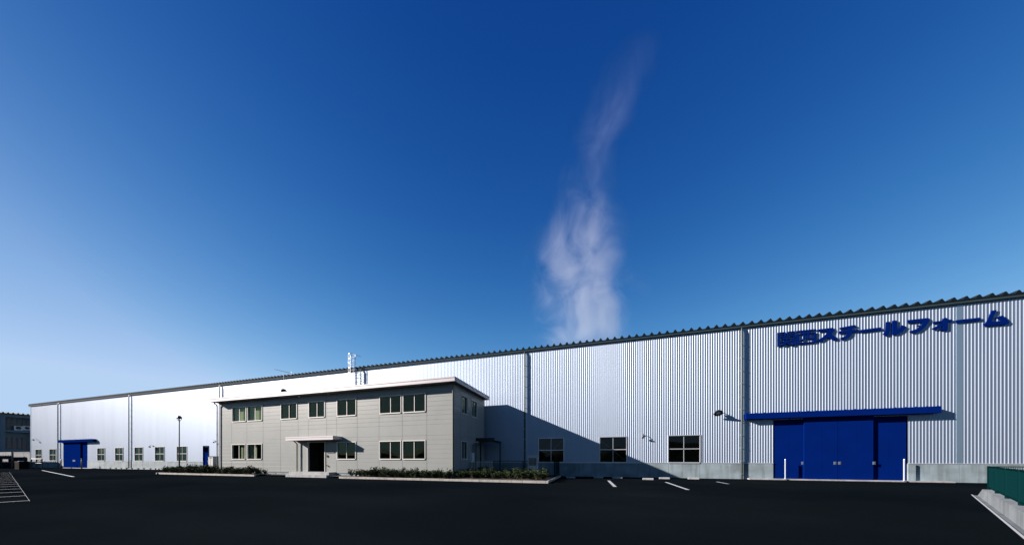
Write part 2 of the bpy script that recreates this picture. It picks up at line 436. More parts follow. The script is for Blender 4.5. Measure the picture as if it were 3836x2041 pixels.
# concrete apron under the big door
ap = MB(); ap.box(sx(2808,22.1), sx(3580,22.1), 22.1, T-.03, 0, .07); ap.build('door_apron', M['concrete']); 
tag(bpy.data.objects['door_apron'], kind='structure')
ap = MB(); ap.box(sx(235,22.1), sx(345,22.1), 22.1, T-.03, 0, .06); o = ap.build('door_apron', M['concrete']); tag(o, kind='structure')

# ---------------------------------------------------------------- sign lettering
YS = T-.085
sign = thing('company_sign', (sx(3300,YS), T-.03, sz(3300,1240,YS)), 'blue Japanese lettering of the company name high on the wall above the big sliding door', 'sign')
def A(pts): return [onY(2900+x/8.05, 1200+y/8.05, YS) for x, y in pts]
def B(pts): return [onY(3200+x/8.05, 1150+y/8.05, YS) for x, y in pts]
def C(pts): return [onY(3480+x/8.05, 1140+y/8.05, YS) for x, y in pts]
def quad(corn):                                     # unit box -> A() space
    (tlx,tly),(trx,try_),(brx,bry),(blx,bly) = corn
    def q(u, v):
        tx = tlx+(trx-tlx)*u; ty = tly+(try_-tly)*u; bx = blx+(brx-blx)*u; by = bly+(bry-bly)*u
        return (bx+(tx-bx)*v, by+(ty-by)*v)
    return q
def bars(q, lst): return [A([q(a,c), q(b,c), q(b,d), q(a,d)]) for a,b,c,d in lst]
q1 = quad(((112,365),(640,315),(632,740),(112,782)))
k1 = bars(q1, [(0,.12,-.02,1),(.88,1,-.02,1),(.12,.45,.94,1),(.55,.88,.94,1),(.12,.38,.79,.835),(.62,.88,.79,.835),(.12,.45,.63,.68),(.55,.88,.63,.68),(.38,.45,.68,.94),(.55,.62,.68,.94),
     (.22,.78,.43,.485),(.18,.82,.27,.325),(.455,.545,.325,.43),(.78,.88,-.02,.05)])
k1 += [A([q1(.30,.60),q1(.40,.60),q1(.46,.50),q1(.36,.50)]), A([q1(.70,.60),q1(.60,.60),q1(.54,.50),q1(.64,.50)]),
       A([q1(.42,.27),q1(.56,.27),q1(.34,.0),q1(.17,.04)]), A([q1(.45,.20),q1(.58,.26),q1(.80,.08),q1(.70,.0)])]
q2 = quad(((682,310),(1275,252),(1262,662),(692,722)))
k2 = bars(q2, [(-.01,1.0,.90,1),(.0,.11,0,.76),(.89,1,0,.76),(.11,.89,.68,.76),(.11,.89,0,.10),(.33,.42,.38,.90),(.56,.65,.30,.90),(.65,.82,.28,.35)])
k2 += [A([q2(.33,.40),q2(.44,.40),q2(.30,.22),q2(.17,.26)])]
letters = [k1, k2,
 [A([(1340,265),(1785,213),(1815,300),(1740,420),(1905,535),(1895,590),(1800,600),(1690,540),(1640,505),(1540,560),(1430,640),(1350,640),(1298,600),(1480,490),(1600,380),(1640,325),(1350,345)])],
 [A([(1985,215),(2430,130),(2495,190),(2300,235),(2010,280)]), A([(1975,320),(2545,262),(2545,340),(1960,400)]), A([(2230,225),(2350,215),(2335,430),(2240,520),(2050,590),(1985,530),(2150,470),(2225,390)])],
 [B([(185,685),(800,605),(825,690),(200,765)])],
 [B([(970,445),(1090,435),(1085,700),(1030,865),(960,872),(870,810),(950,725)]), B([(1165,405),(1290,398),(1295,700),(1400,620),(1435,540),(1580,590),(1470,730),(1300,825),(1155,835)])],
 [B([(1618,390),(2230,322),(2278,350),(2240,470),(2120,620),(1960,740),(1750,785),(1662,730),(1900,650),(2040,540),(2070,448),(1618,482)])],
 [C([(130,520),(700,445),(700,520),(140,580)]), C([(430,420),(510,392),(575,440),(565,775),(400,795),(310,770),(430,722)]), C([(400,560),(470,600),(300,720),(170,768),(98,725),(260,640)])],
 [C([(830,470),(1558,390),(1572,480),(830,560)])],
 [C([(1900,182),(2057,165),(1960,340),(1885,535),(1720,565),(1815,390)]), C([(1648,578),(1900,515),(2290,492),(2435,543),(2350,602),(1690,655)]), C([(2040,385),(2220,325),(2330,420),(2420,530),(2260,560),(2160,470)])],
]
for L_ in letters:
    m_ = MB()
    for i, poly in enumerate(L_): m_.prism(poly, YS-.0025*i, YS+.045+.0025*i)
    c = L_[0][0]
    cxx = sum(p[0] for p in L_[0])/len(L_[0]); czz = sum(p[1] for p in L_[0])/len(L_[0])
    m_.box(cxx-.05, cxx+.05, YS+.03, T-.012, czz-.02, czz+.02)
    m_.build('letter', M['bluesign'], sign)

# ---------------------------------------------------------------- office
TO, TF, TB = 16.46, 15.94, 21.75
OX0, OX1 = -31.42, -8.80
ZF0, ZF1 = 6.20, 6.48
ZW0 = .30
off = thing('office_building', ((OX0+OX1)/2, TO, 0), 'two-storey light grey panelled office with flat white-edged roof standing before the factory', 'office')
CO = [6.04-.3025*k for k in range(9)]+[2.90-.305*k for k in range(9)]
def siding(mb, a, b, z0, z1, fn):                   # fn(h, z, d) -> point, d = depth behind the face
    zs = [(z1, 0)]
    for c in sorted(CO, reverse=True):
        if z0+.02 < c < z1-.04: zs += [(c+.008, 0), (c+.004, .012), (c-.011, 0)]
    zs.append((z0, 0)); n = len(zs)
    mb.add([fn(a, z, d) for z, d in zs]+[fn(b, z, d) for z, d in zs], [(i, n+i, n+i+1, i+1)[::-1] for i in range(n-1)])
def face(joints, opens, fn, flip=False):
    mb = MB()
    for a, b in zip(joints, joints[1:]):
        a2, b2 = a+.009, b-.009
        os_ = sorted([o for o in opens if o[0] < b2 and o[1] > a2])
        cols = sorted(set([a2, b2]+[min(max(v, a2), b2) for o in os_ for v in o[:2]]))
        for c, d in zip(cols, cols[1:]):
            if d-c < 1e-4: continue
            mid = (c+d)/2; zz = ZW0
            for o in sorted([o for o in os_ if o[0] < mid < o[1]], key=lambda o: o[2]):
                if o[2]-zz > .01: siding(mb, c, d, zz, o[2], fn)
                zz = o[3]
            if ZF0-zz > .01: siding(mb, c, d, zz, ZF0, fn)
    return mb
JF = [OX0]+[sx(p, TO) for p in (867.4,925,985.7,1050.7,1116.9,1155,1224,1261,1338.3,1420,1507,1599)]+[OX1]
UZ, LZ = (4.49, 5.72), (1.32, 2.58)
ow = []
for a, b in ((870,922.3),(927,983),(1052,1112.8),(1156.5,1217),(1262.5,1334.6),(1422,1503.2),(1509.5,1594.3)): ow.append((sx(a,TO), sx(b,TO), *UZ))
for a, b in ((869,920),(926.5,981.7),(1262.5,1333),(1421.5,1502.4),(1508.5,1593.5)): ow.append((sx(a,TO), sx(b,TO), *LZ))
ent = (sx(1151.7,TO), sx(1219,TO), .38, 2.66)
fr = lambda h, z, d: (h, TO+d, z)
face(JF, ow+[ent], fr).build('front_wall', M['siding'], off)
# right side wall, facing +X
def s2(px): return onX(px, 1600, OX1)[0]
JS = [TO]+[s2(p) for p in (1725,1754,1765,1787,1798)]+[TB]
swn = []
for a, b, z in ((1728.6,1751.5,UZ),(1766.5,1787,UZ),(1728.6,1751.5,LZ)): swn.append((s2(a), s2(b), *z))
sdo = (s2(1767.5), s2(1786), .35, 2.45)
fs_ = lambda h, z, d: (OX1-d, h, z)
face(JS, swn+[sdo], fs_).build('side_wall', M['siding'], off)
bk = MB()
# backing behind joints, with openings left free, is a set of boxes round each column
def backing(joints, opens, mk):
    xs = sorted(set([joints[0], joints[-1]]+[v for o in opens for v in o[:2]]))
    for c, d in zip(xs, xs[1:]):
        mid = (c+d)/2; zz = ZW0
        for o in sorted([o for o in opens if o[0] < mid < o[1]], key=lambda o: o[2]):
            mk(c, d, zz, o[2]); zz = o[3]
        mk(c, d, zz, ZF0)
backing(JF, ow+[ent], lambda a,b,c,d: bk.box(a, b, TO+.02, TO+.10, c, d))
backing([TO+.12, TB], swn+[sdo], lambda a,b,c,d: bk.box(OX1-.10, OX1-.02, a, b, c, d))
bk.box(OX0, OX0+.1, TO+.1, TB, ZW0, ZF0); bk.box(OX0, OX1-.02, TB, TB+.1, ZW0, ZF0)
bk.build('wall_backing', M['joint'], off)
bb = MB(); bb.box(OX0+.03, OX1-.03, TO+.03, TB, 0, ZW0); bb.build('foundation', M['plinth'], off)
cor = MB(); cor.box(OX1-.03, OX1+.006, TO-.006, TO+.03, ZW0, ZF0); c2_ = MB(); c2_.box(OX0-.006, OX0+.05, TO-.006, TO+.03, ZW0, ZF0); c2_.build('corner_trim', M['siding'], off)
cor.build('corner_trim', M['siding'], off)
inn = MB()
inn.box(OX0+.12, OX1-.12, TO+.12, TB-.05, .30, .38); inn.box(OX0+.12, OX1-.12, TO+.12, TB-.05, 3.05, 3.5)
inn.box(OX0+.12, OX1-.12, TO+3.6, TO+3.7, .38, 3.05); inn.box(OX0+.12, OX1-.12, TO+3.6, TO+3.7, 3.5, 6.1)
for px in (1051, 1150, 1224, 1338, 1600):
    X = sx(px, TO); inn.box(X-.05, X+.05, TO+.12, TO+3.6, .38, 3.05); inn.box(X-.05, X+.05, TO+.12, TO+3.6, 3.5, 6.1)
inn.build('interior_lining', M['interior'], off)
rfm = MB()
rfm.box(OX0-.22, OX1+.38, TF, TB+.19, ZF0+.02, ZF1)
rfm.box(OX0-.24, OX1+.40, TF-.02, TF, ZF1-.06, ZF1+.012); rfm.box(OX0-.23, OX1+.39, TF-.012, TF, ZF0+.0, ZF0+.05)
rfm.box(OX1+.38, OX1+.40, TF, TB+.2, ZF1-.06, ZF1+.012); rfm.box(OX1+.38, OX1+.392, TF, TB+.2, ZF0, ZF0+.05)
rfm.build('roof', M['fascia'], off)
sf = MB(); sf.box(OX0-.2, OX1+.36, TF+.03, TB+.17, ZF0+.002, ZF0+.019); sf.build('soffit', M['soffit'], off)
def owin(a, b, z0, z1, side=None):
    """two-leaf sliding window; side=None on the front, else on the +X wall"""
    f = MB(); p1 = MB(); p2 = MB()
    def bx(m_, h0, h1, d0, d1, c0, c1):
        if side is None: m_.box(h0, h1, TO+d0, TO+d1, c0, c1)
        else: m_.box(OX1-d1, OX1-d0, h0, h1, c0, c1)
    e = .036
    bx(f, a-.012, a+e, -.028, .10, z0-.015, z1+.015); bx(f, b-e, b+.012, -.028, .10, z0-.015, z1+.015)
    bx(f, a+e, b-e, -.028, .10, z1-e, z1+.015); bx(f, a+e, b-e, -.045, .10, z0-.03, z0+e)
    mdl = (a+b)/2
    bx(f, mdl-.02, mdl+.02, .02, .05, z0+e, z1-e)
    bx(p1, a+e, mdl-.0, .052, .057, z0+e, z1-e); bx(p2, mdl, b-e, .07, .075, z0+e, z1-e)
    w_ = f.build('window', M['whiteframe'], off)
    p1.build('pane', M['glasso'], w_); p2.build('pane', M['glasso'], w_)
    return w_
for i, o in enumerate(ow):
    w_ = owin(*o)
    if i in (0, 1, 7, 8):                           # vertical blinds drawn inside the leftmost windows
        bm_ = MB(); x = o[0]+.04
        z0 = o[2]+.03; z1 = o[3]-.03
        if i == 7: x = (o[0]+o[1])/2+.02; 
        x_end = o[1]-.05 if i != 8 else (o[0]+o[1])/2
        while x < x_end:
            bm_.box(x, x+.075, TO+.17, TO+.176, z0, z1-.02); x += .092
        bm_.build('blind', M['blind'], w_)
for o in swn: owin(*o, side=1)
# entrance recess with a dark glass door
e0, e1, ez0, ez1 = ent
em = MB()
em.box(e0, e0+.05, TO-.03, TO+.1, ez0, ez1); em.box(e1-.06, e1, TO-.03, TO+.1, ez0, ez1); em.box(e0+.05, e1-.06, TO-.03, TO+.1, ez1-.06, ez1)
en = em.build('entrance_door', M['whiteframe'], off)
em = MB(); em.box(e0, e0+.05, TO+.1, TO+.9, ez0, ez1); em.box(e1-.06, e1, TO+.1, TO+.9, ez0, ez1); em.box(e0+.05, e1-.06, TO+.1, TO+.9, ez1-.06, ez1); em.box(e0+.05, e1-.06, TO+.82, TO+.88, ez1-.5, ez1-.44)
for k in (0, .5, 1): 
    X = e0+.05+(e1-e0-.15)*k; em.box(X, X+.04, TO+.82, TO+.88, ez0+.02, ez1-.06)
em.build('door_frame', M['dark'], en)  # recess sides coloured dark for the shade inside the entrance
MB().box(e0+.05, e1-.06, TO+.845, TO+.852, ez0+.02, ez1-.06).build('pane', M['glassf'], en)
MB().box(e0+.05, e1-.06, TO+.0, TO+.9, ez0-.01, ez0+.012).build('threshold', M['dark'], en)
X = e0+(e1-e0)*.62; MB().tube([(X,TO+.80,1.2),(X,TO+.80,1.8)], .015, 8).build('handle', M['galv'], en)
# canopy
TC = 15.7; c0, c1 = sx(1069.6,TC), sx(1247,TC)
cm = MB(); cm.box(c0, c1, TC, TO-.01, 2.74, 2.965); cm.box(c0-.01, c1+.01, TC-.015, TC, 2.90, 2.985); cm.box(c0-.005, c1+.005, TC-.008, TC, 2.72, 2.78)
cm.box(c1, c1+.012, TC, TO-.01, 2.90, 2.985)
cm.build('entrance_canopy', M['fascia'], off)
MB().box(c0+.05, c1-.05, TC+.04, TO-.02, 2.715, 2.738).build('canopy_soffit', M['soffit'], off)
# drainpipes of the office
def opipe(X, Y, z0, z1, top=None):
    d = MB(); pts = [(X,Y,z0),(X,Y,z1)]
    if top: pts += top
    d.tube(pts, .04, 10); z = z0+.5
    while z < z1-.2:
        d.tube([(X,Y,z-.02),(X,Y,z+.02)], .05, 10); z += .95
    return d.build('drainpipe', M['officepipe'], off)
X = sx(1690, TO-.1); opipe(X+.12, TO-.1, .1, 5.9, [(X+.10,TO-.14,6.05),(X+.02,TO-.2,6.12),(X+.02,TO-.22,6.21)])
X = sx(812, TO-.12); opipe(X+.05, TO-.12, .1, 5.88, [(X+.0,TO-.14,6.03),(X-.08,TO-.22,6.10),(X-.1,TO-.24,6.21)])
X = sx(1112.5, TO-.12); opipe(X, TO-.12, .25, 2.5, [(X-.1,TO-.16,2.62),(X-.18,TO-.2,2.68),(X-.2,TO-.2,2.73)])
# steps in front of the entrance (part of the office)
stp = MB(); stp.box(sx(1082,15.88), sx(1232,15.88), 15.88, TO+.02, 0, .37)
stp.box(sx(1069.6,15.56), sx(1222,15.56), 15.56, 15.88, 0, .19); stp.build('entrance_steps', M['concrete'], off)
# name plate, intercom, tap, eave sensors
MB().box(sx(1225.5,TO), sx(1253.5,TO), TO-.03, TO-.002, sz(1240,1695.4,TO), sz(1240,1690,TO)).build('name_plate', M['black'], off)
mi = MB(); mi.box(sx(1223.5,TO), sx(1228.5,TO), TO-.05, TO-.002, sz(1226,1710.5,TO), sz(1226,1703.5,TO)); mi.box(sx(1224.8,TO), sx(1227,TO), TO-.056, TO-.05, sz(1226,1707,TO), sz(1226,1705,TO)); mi.build('intercom', M['black'], off)
mi = MB(); X = sx(1226,TO); z = sz(1226,1742,TO); mi.lathe([(.001,.06),(.03,.03),(.05,-.04),(.0,-.05)], (X,TO-.06,z), 12); mi.tube([(X,TO,z),(X,TO-.06,z)], .015, 8); mi.build('outdoor_socket', M['dark'], off)
for px, py in ((1122,1481),(1231,1473)):
    X = sx(px,TO-.15); mi = MB(); mi.lathe([(.03,.06),(.035,.0),(.05,-.05),(.001,-.06)], (X,TO-.2,6.14), 12); mi.build('eave_light', M['white'], off)
# awning over the side door
aw = MB(); ya, yb = 20.1, 21.7; x0, x1 = OX1+.02, OX1+1.5
k = 0; pts = []
y = ya
while y < yb: pts += [(y,0),(y+.06,.0),(y+.10,.05),(y+.16,.05)]; y += .2
n = len(pts)
aw.add([(x0,p,2.92+h) for p,h in pts]+[(x1,p,2.70+h) for p,h in pts], [(i,i+1,n+i+1,n+i) for i in range(n-1)])
aw.add([(x0,p,2.90+h) for p,h in pts]+[(x1,p,2.68+h) for p,h in pts], [(i,n+i,n+i+1,i+1) for i in range(n-1)])
aw.box(x0, x1, ya-.04, ya, 2.60, 2.94)
aw.box(x1-.05, x1, ya, yb, 2.56, 2.68); aw.bar((x1-.05,yb-.1,2.6),(x1-.05,yb-.1,0),.08,.08); aw.bar((x0+.35,ya+.06,2.7),(x0+.35,ya+.06,0),.08,.08)
aw.build('side_awning', M['dark'], off)
a, b, c, d = sdo
sdm = MB(); sdm.box(OX1-.06, OX1-.02, a, b, c, d); sde = sdm.build('side_door', M['interior'], off)
sdm = MB(); sdm.box(OX1-.05, OX1+.02, a-.04, a, c, d+.04); sdm.box(OX1-.05, OX1+.02, b, b+.04, c, d+.04); sdm.box(OX1-.05, OX1+.02, a, b, d, d+.04); sdm.build('door_frame', M['frame'], sde)
sdm = MB(); y, z = onX(1765, 1713, OX1); sdm.box(OX1+.004, OX1+.22, y-.28, y+.1, z-.35, z+.35); sdm.build('meter_box', M['white'], off)
sdm = MB(); y, z = onX(1778, 1656, OX1); sdm.box(OX1+.004, OX1+.3, y-.15, y+.15, z-.05, z+.06); sdm.build('vent_hood', M['frame'], off)

# ---------------------------------------------------------------- beds, kerbs, steps
def soil(x0, x1, y0, y1, name='planting_soil'):
    m_ = MB(); nx = max(2, int((x1-x0)/.35)); ny = max(2, int((y1-y0)/.3)); vs = []; fs = []
    for j in range(ny+1):
        for i in range(nx+1):
            e = 0 if i in (0, nx) or j in (0, ny) else 1
            vs.append((x0+(x1-x0)*i/nx, y0+(y1-y0)*j/ny, .11+e*random.uniform(0,.07)))
    for j in range(ny):
        for i in range(nx):
            q = j*(nx+1)+i; fs.append((q,q+1,q+nx+2,q+nx+1))
    m_.add(vs, fs, 0, True); tag(m_.build(name, M['soil']), kind='structure')
BL0, BL1 = -37.9, -25.2; BR0, BR1 = -16.9, -2.45; BY = 15.30
soil(BL0+.12, BL1-.1, BY+.12, TO+.02); soil(BR0+.1, OX1, BY+.12, TO+.02); soil(OX1, BR1-.12, BY+.12, 21.2)
soil(BL0+.12, OX0-.02, TO+.02, 19.0)
soil(BL1-.1, sx(1066,15.9), 15.9, TO+.02); soil(sx(1236,15.9), BR0+.1, 15.75, TO+.02)
kb = MB()
def kerbrow(a, b, y0, y1):
    x = a
    while x < b-.02:
        e = min(x+.65, b); z = .125+random.uniform(-.003,.003)
        kb.box(x+.006, e-.006, y0+.012, y1, 0, z-.012); kb.box(x+.006, e-.006, y0+.024, y1, z-.012, z); x = e
kerbrow(BL0+.5, BL1, BY, BY+.12); kerbrow(BR0, BR1, BY, BY+.12)
y = BY+.12
while y < 21.3:
    e = min(y+.65, 21.3); kb.box(BR1-.12, BR1-.006, y+.006, e-.006, 0, .125); y = e
# left bed: rounded corner then back
pa = [(BL0+.5-.5*math.sin(t), BY+.5-.5*math.cos(t)) for t in [i*math.pi/2/6 for i in range(7)]]
for p, q in zip(pa, pa[1:]): kb.bar((*p,.062),(*q,.062),.12,.124)
kb.box(BL0-.06, BL0+.06, BY+.5, 19, 0, .12)
tag(kb.build('kerb', M['kerb']), kind='structure')
# ---------------------------------------------------------------- painted lines
def gline(p, q, wd, name='parking_line', z=.004):
    a = Vector((*gnd(*p), z)); b = Vector((*gnd(*q), z)); gl(a, b, wd, name)
def gl(a, b, wd, name='parking_line'):
    a = Vector(a); b = Vector(b); d = (b-a).normalized(); r = Vector((d.y,-d.x,0))*wd/2
    m_ = MB(); m_.add([a+r, b+r, b-r, a-r], [(0,1,2,3)]); o = m_.build(name, M['line']); tag(o, kind='structure')
gline((2280,1799),(2304,1822), .16); gline((2494,1804.7),(2578,1833.5), .14); gline((2685,1803.4),(2728.5,1811.3), .12)
gline((157,1760.5),(276,1784.7), .12)
P0 = Vector((-17.23,4.30,.004)); dd = Vector((-2.44,.545,0)); pd = Vector((-.218,-.976,0))
for k in range(17):
    a = P0+dd*k; gl(a, a+pd*5, .075)
gl(P0-dd*.14+Vector((0,0,.004)), P0+dd*17+Vector((0,0,.004)), .006, 'bay_edge_line')
# faint tyre scuffs on the asphalt in front of the big door and in the yard
tm = mat('tyre scuff', (.011,.013,.0145), .95, spec=0, var=.5, vscale=3)
for (px, py, rad, a0, a1, dy) in ((3120,1812,7.5,200,262,0),(3180,1812,8.2,205,268,.9),(3330,1815,6.0,215,275,0)):
    cx0, cy0 = gnd(px, py); m_ = MB(); vs = []; fs = []; n_ = 26
    for i in range(n_+1):
        an = math.radians(a0+(a1-a0)*i/n_); hw = .035*math.sin(math.pi*min(1,max(0,i/n_)))**.5+.005
        for q in (-hw, hw): vs.append((cx0+(rad+q)*math.cos(an), cy0+rad+dy*.2+(rad+q)*math.sin(an), .003))
    for i in range(n_): q = i*2; fs.append((q,q+1,q+3,q+2))
    m_.add(vs, fs); tag(m_.build('tyre_mark', tm), kind='structure')
# ---------------------------------------------------------------- wheel stops
stops = [((2121,2154),1790,'stop nearest the green fence and the kerb corner, in the office shadow'),((2224,2260),1790,'stop half in shadow just left of the wide painted line'),((2294,2332),1791.5,'stop just above the short wide painted line'),
         ((2407.6,2448.4),1796,'stop standing slightly nearer the camera left of the third factory window'),((2469.7,2509),1793,'stop right above the long slanted painted line'),((2577.4,2620.6),1794,'stop at the right end of the row')]
for (a, b), y, txt in stops:
    X, Y = gnd((a+b)/2, y)
    m_ = MB(); l = .31
    pr = [(-.075,0),(.075,0),(.075,.07),(.05,.11),(-.05,.11),(-.075,.07)]
    vs = []
    for e, s_ in ((-l,1),(l,1)):
        vs += [(e, yy, z) for yy, z in pr]
    m_.add(vs, [(0,1,2,3,4,5),(11,10,9,8,7,6)]+[(i,6+i,6+(i+1)%6,(i+1)%6) for i in range(6)])
    o = m_.build('wheel_stop', M['concrete']); o.location = (X, Y+.075, 0); o.rotation_euler.z = random.uniform(-.02,.02)
    tag(o, 'white concrete wheel '+txt, 'wheel stop', 'wheel stops along the factory wall')
# ---------------------------------------------------------------- bollards
for px, top, base, t_, txt in ((2941.7,1722,1787,22.12,'in front of the left leaf of the big blue door'),(3387,1721,1796,22.12,'at the right edge of the big blue door')):
    X = sx(px, t_); m_ = MB(); m_.tube([(X,t_,.07),(X,t_,1.29)], .034, 14); o = thing('bollard', (X,t_,0), 'thin white steel guard post '+txt, 'bollard', 'guard posts at the big door')
    m_.build('post', M['postpaint'], o); m2 = MB(); m2.lathe([(.034,1.29),(.032,1.32),(.02,1.335),(.001,1.34)], (X,t_,0), 14); m2.lathe([(.1,.0701),(.1,.08),(.057,.085)], (X,t_,0), 14); m2.build('cap', M['frame'], o)
for px, txt, mm in ((228.5,'dark slim guard post left of the far small blue door','pipe'),(306,'slim guard post in front of the right leaf of the far small blue door','pipe')):
    X = sx(px, 21.6); m_ = MB(); m_.tube([(X,21.6,0),(X,21.6,1.3),(X,21.6,1.33)], [.06,.06,.03], 10); o = m_.build('bollard', M[mm]); tag(o, txt, 'bollard')
# ---------------------------------------------------------------- lamps on the factory wall
def walllamp(px, py, r, arm, label, dark=True, swan=False):
    X = sx(px, T-arm); z = sz(px, py, T-arm); yl = T-arm
    o = thing('wall_lamp', (X, T-.02, z), label, 'wall lamp')
    m_ = MB(); m_.box(X-.06, X+.06, T-.03, T-.014, z+.02, z+.22)
    if swan: m_.tube([(X,T-.03,z+.05),(X,T-arm*.3,z+.22),(X,T-arm*.65,z+.25),(X,yl,z+.12)], .02, 8)
    else: m_.tube([(X,T-.03,z+.18),(X,T-arm*.5,z+.24),(X,yl,z+.2)], .022, 8)
    m_.build('arm', M['galv'], o)
    s_ = MB(); s_.lathe([(.001,.22*r/.25),(r*.35,.2*r/.25),(r*.45,.08),(r*.9,.02),(r,-.03),(r*.97,-.03),(r*.8,.0),(r*.3,.06),(.001,.06)], (X,yl,z), 22, axis=(0,.75,1))
    s_.build('shade', M['pipe'] if dark else M['dark'], o)
    b_ = MB(); b_.lathe([(.001,-.05),(r*.4,-.03),(r*.5,.03),(.001,.05)], (X,yl,z), 14, axis=(0,.75,1)); b_.build('bulb', M['lampglass'], o)
walllamp(2691, 1546, .27, .40, 'large dome wall lamp high on the corrugated wall left of the big blue door')
walllamp(2410, 1637, .09, .25, 'small wall lamp between the second and third dark factory windows', swan=True)
walllamp(560, 1673, .13, .32, 'swan-neck wall lamp on the white wall between two small windows left of the street lamp', dark=False, swan=True)
walllamp(124, 1647, .16, .38, 'pale swan-neck wall lamp at the far left end of the factory', swan=True)
walllamp(800, 1656, .09, .16, 'small wall lamp beside the left corner of the office', dark=False)
# ---------------------------------------------------------------- roof ladder
lx0, lx1 = sx(1313,T-.2), sx(1330.8,T-.2); lt = sz(1322,1327,T-.2)
lad = thing('roof_ladder', ((lx0+lx1)/2, T-.2, 6.6), 'galvanised caged ladder rising past the factory gutter behind the office roof', 'ladder')
m_ = MB()
for x in (lx0, lx1): m_.bar((x,T-.2,6.6),(x,T-.2,lt),.05,.03)
for z in (8.6, 9.8):
    for x in (lx0, lx1): m_.bar((x,T-.2,z),(x,T+.0,z),.03,.03)
for x in (lx0, lx1): m_.bar((x,T-.2,lt-.02),(x,T+.5,lt-.02),.04,.03)
m_.build('stile', M['galv'], lad)
m_ = MB(); z = 6.8
while z < lt-.1: m_.tube([(lx0,T-.2,z),(lx1,T-.2,z)], .016, 8); z += .3
m_.build('rung', M['galv'], lad)
m_ = MB(); z = lt-.03; cx_ = (lx0+lx1)/2; R = (lx1-lx0)/2
hp = [(cx_-(R+.08)*math.cos(t), T-.2-.42*math.sin(t)) for t in [i*math.pi/10 for i in range(11)]]
while z > 6.9:
    for p, q in zip(hp, hp[1:]): m_.bar((*p,z),(*q,z),.012,.035)
    z -= .47
for k in (2,5,8): m_.bar((*hp[k],6.9),(*hp[k],lt),.035,.012)
m_.build('cage', M['galv'], lad)
# ---------------------------------------------------------------- antenna
ty = 18.0; ax = sx(1062, ty); at_ = sz(1062,1392,ty)
ant = thing('television_antenna', (ax, ty, ZF1), 'thin television antenna on a dark half-round mount on the office roof', 'antenna')
MB().tube([(ax,ty,ZF1),(ax,ty,at_)], .013, 8).build('mast', M['galv'], ant)
m_ = MB(); zb = sz(1062,1466,ty)
rr = .26
m_.lathe([(rr*math.cos(t), zb-.02+rr*1.0*math.sin(t)) for t in [i*math.pi/2/6 for i in range(6)]]+[(.001,zb-.02+rr)], (ax,ty,0), 18)
m_.lathe([(rr,ZF1),(rr,zb-.02)], (ax,ty,0), 18)
m_.build('mount', M['dark'], ant)
def yagi(pa, pb, n, ln, zoff):
    a = Vector(pa); b = Vector(pb); m_ = MB(); m_.tube([a,b], .014, 6); d = (b-a).normalized(); r = Vector((0,0,1)).cross(d).normalized()
    for i in range(n):
        p = a+(b-a)*(i+.5)/n; l = ln*(.7+.5*i/n); m_.tube([p-r*l/2, p+r*l/2], .006, 5)
    m_.bar(b+Vector((0,0,-.13)), b+Vector((0,0,.13)), .012, .07)
    m_.build('aerial', M['pipe'], ant)
p = sz(1033,1384,ty); yagi((sx(1033,ty),ty-.1,p),(sx(1080,ty),ty+.25,sz(1080,1394,ty)), 9, .35, 0)
yagi((sx(1044,ty),ty-.1,sz(1044,1419,ty)),(sx(1084,ty),ty+.25,sz(1084,1430,ty)), 6, .28, 0)
# ---------------------------------------------------------------- street lamp
tl = 16.2; lx = sx(671.7, tl); ltz = sz(671.7,1556,tl)
lamp = thing('street_lamp', (lx, tl, 0), 'black pole street lamp with a globe head standing in the left planting bed', 'street lamp')
m_ = MB(); m_.tube([(lx,tl,.1),(lx,tl,1.5),(lx,tl,1.55),(lx,tl,ltz-.46)], [.052,.052,.038,.029], 14); m_.lathe([(.13,.1),(.13,.16),(.075,.2)], (lx,tl,0), 14); m_.build('pole', M['dark'], lamp)
cz = ltz-.235; R = .235
m_ = MB(); m_.lathe([(R*.72*math.cos(t), R*math.sin(t)*.98) for t in [i*math.pi/2/8 for i in range(8)]]+[(.001,R)], (lx,tl,cz), 24); m_.lathe([(R*.72,0),(R*.71,-.03),(R*.2,-.02)], (lx,tl,cz), 24); m_.build('cap', M['dark'], lamp)
m_ = MB()
for k in range(4):
    t = k*math.pi/2+.6
    m_.tube([(lx+R*.72*math.cos(t)*math.cos(q), tl+R*.72*math.sin(t)*math.cos(q), cz-R*math.sin(q)) for q in [i*math.pi/2/7 for i in range(8)]], .013, 6)
m_.lathe([(.06,-R-.02),(.06,-R+.03),(.05,-R+.05)], (lx,tl,cz), 14); m_.build('guard', M['dark'], lamp)
m_ = MB(); m_.lathe([(.001,-R+.04),(.03,-R+.05),(.045,-.1),(.05,-.03)], (lx,tl,cz), 14); m_.build('bulb', M['lampglass'], lamp)
# ---------------------------------------------------------------- cabinet beside the office
tcb = 21.6; a, b = sx(780,tcb), sx(797.5,tcb)
cab = thing('meter_cabinet', ((a+b)/2, tcb, 0), 'grey outdoor power cabinet between the blue entry door and the office corner', 'cabinet')
m_ = MB(); m_.box(a, b, tcb, tcb+.5, .1, sz(789,1709.6,tcb)); m_.build('body', M['acbody'], cab)
m_ = MB(); zt_ = sz(789,1709.6,tcb); m_.box(a-.03, b+.03, tcb-.04, tcb+.53, zt_, zt_+.05); m_.box((a+b)/2-.005, (a+b)/2+.005, tcb-.006, tcb, .15, zt_-.05)
for x in (.35,.65): m_.box(a+(b-a)*x-.03, a+(b-a)*x+.03, tcb-.02, tcb-.0, zt_-.18, zt_-.11)
m_.build('door', M['dark'], cab)
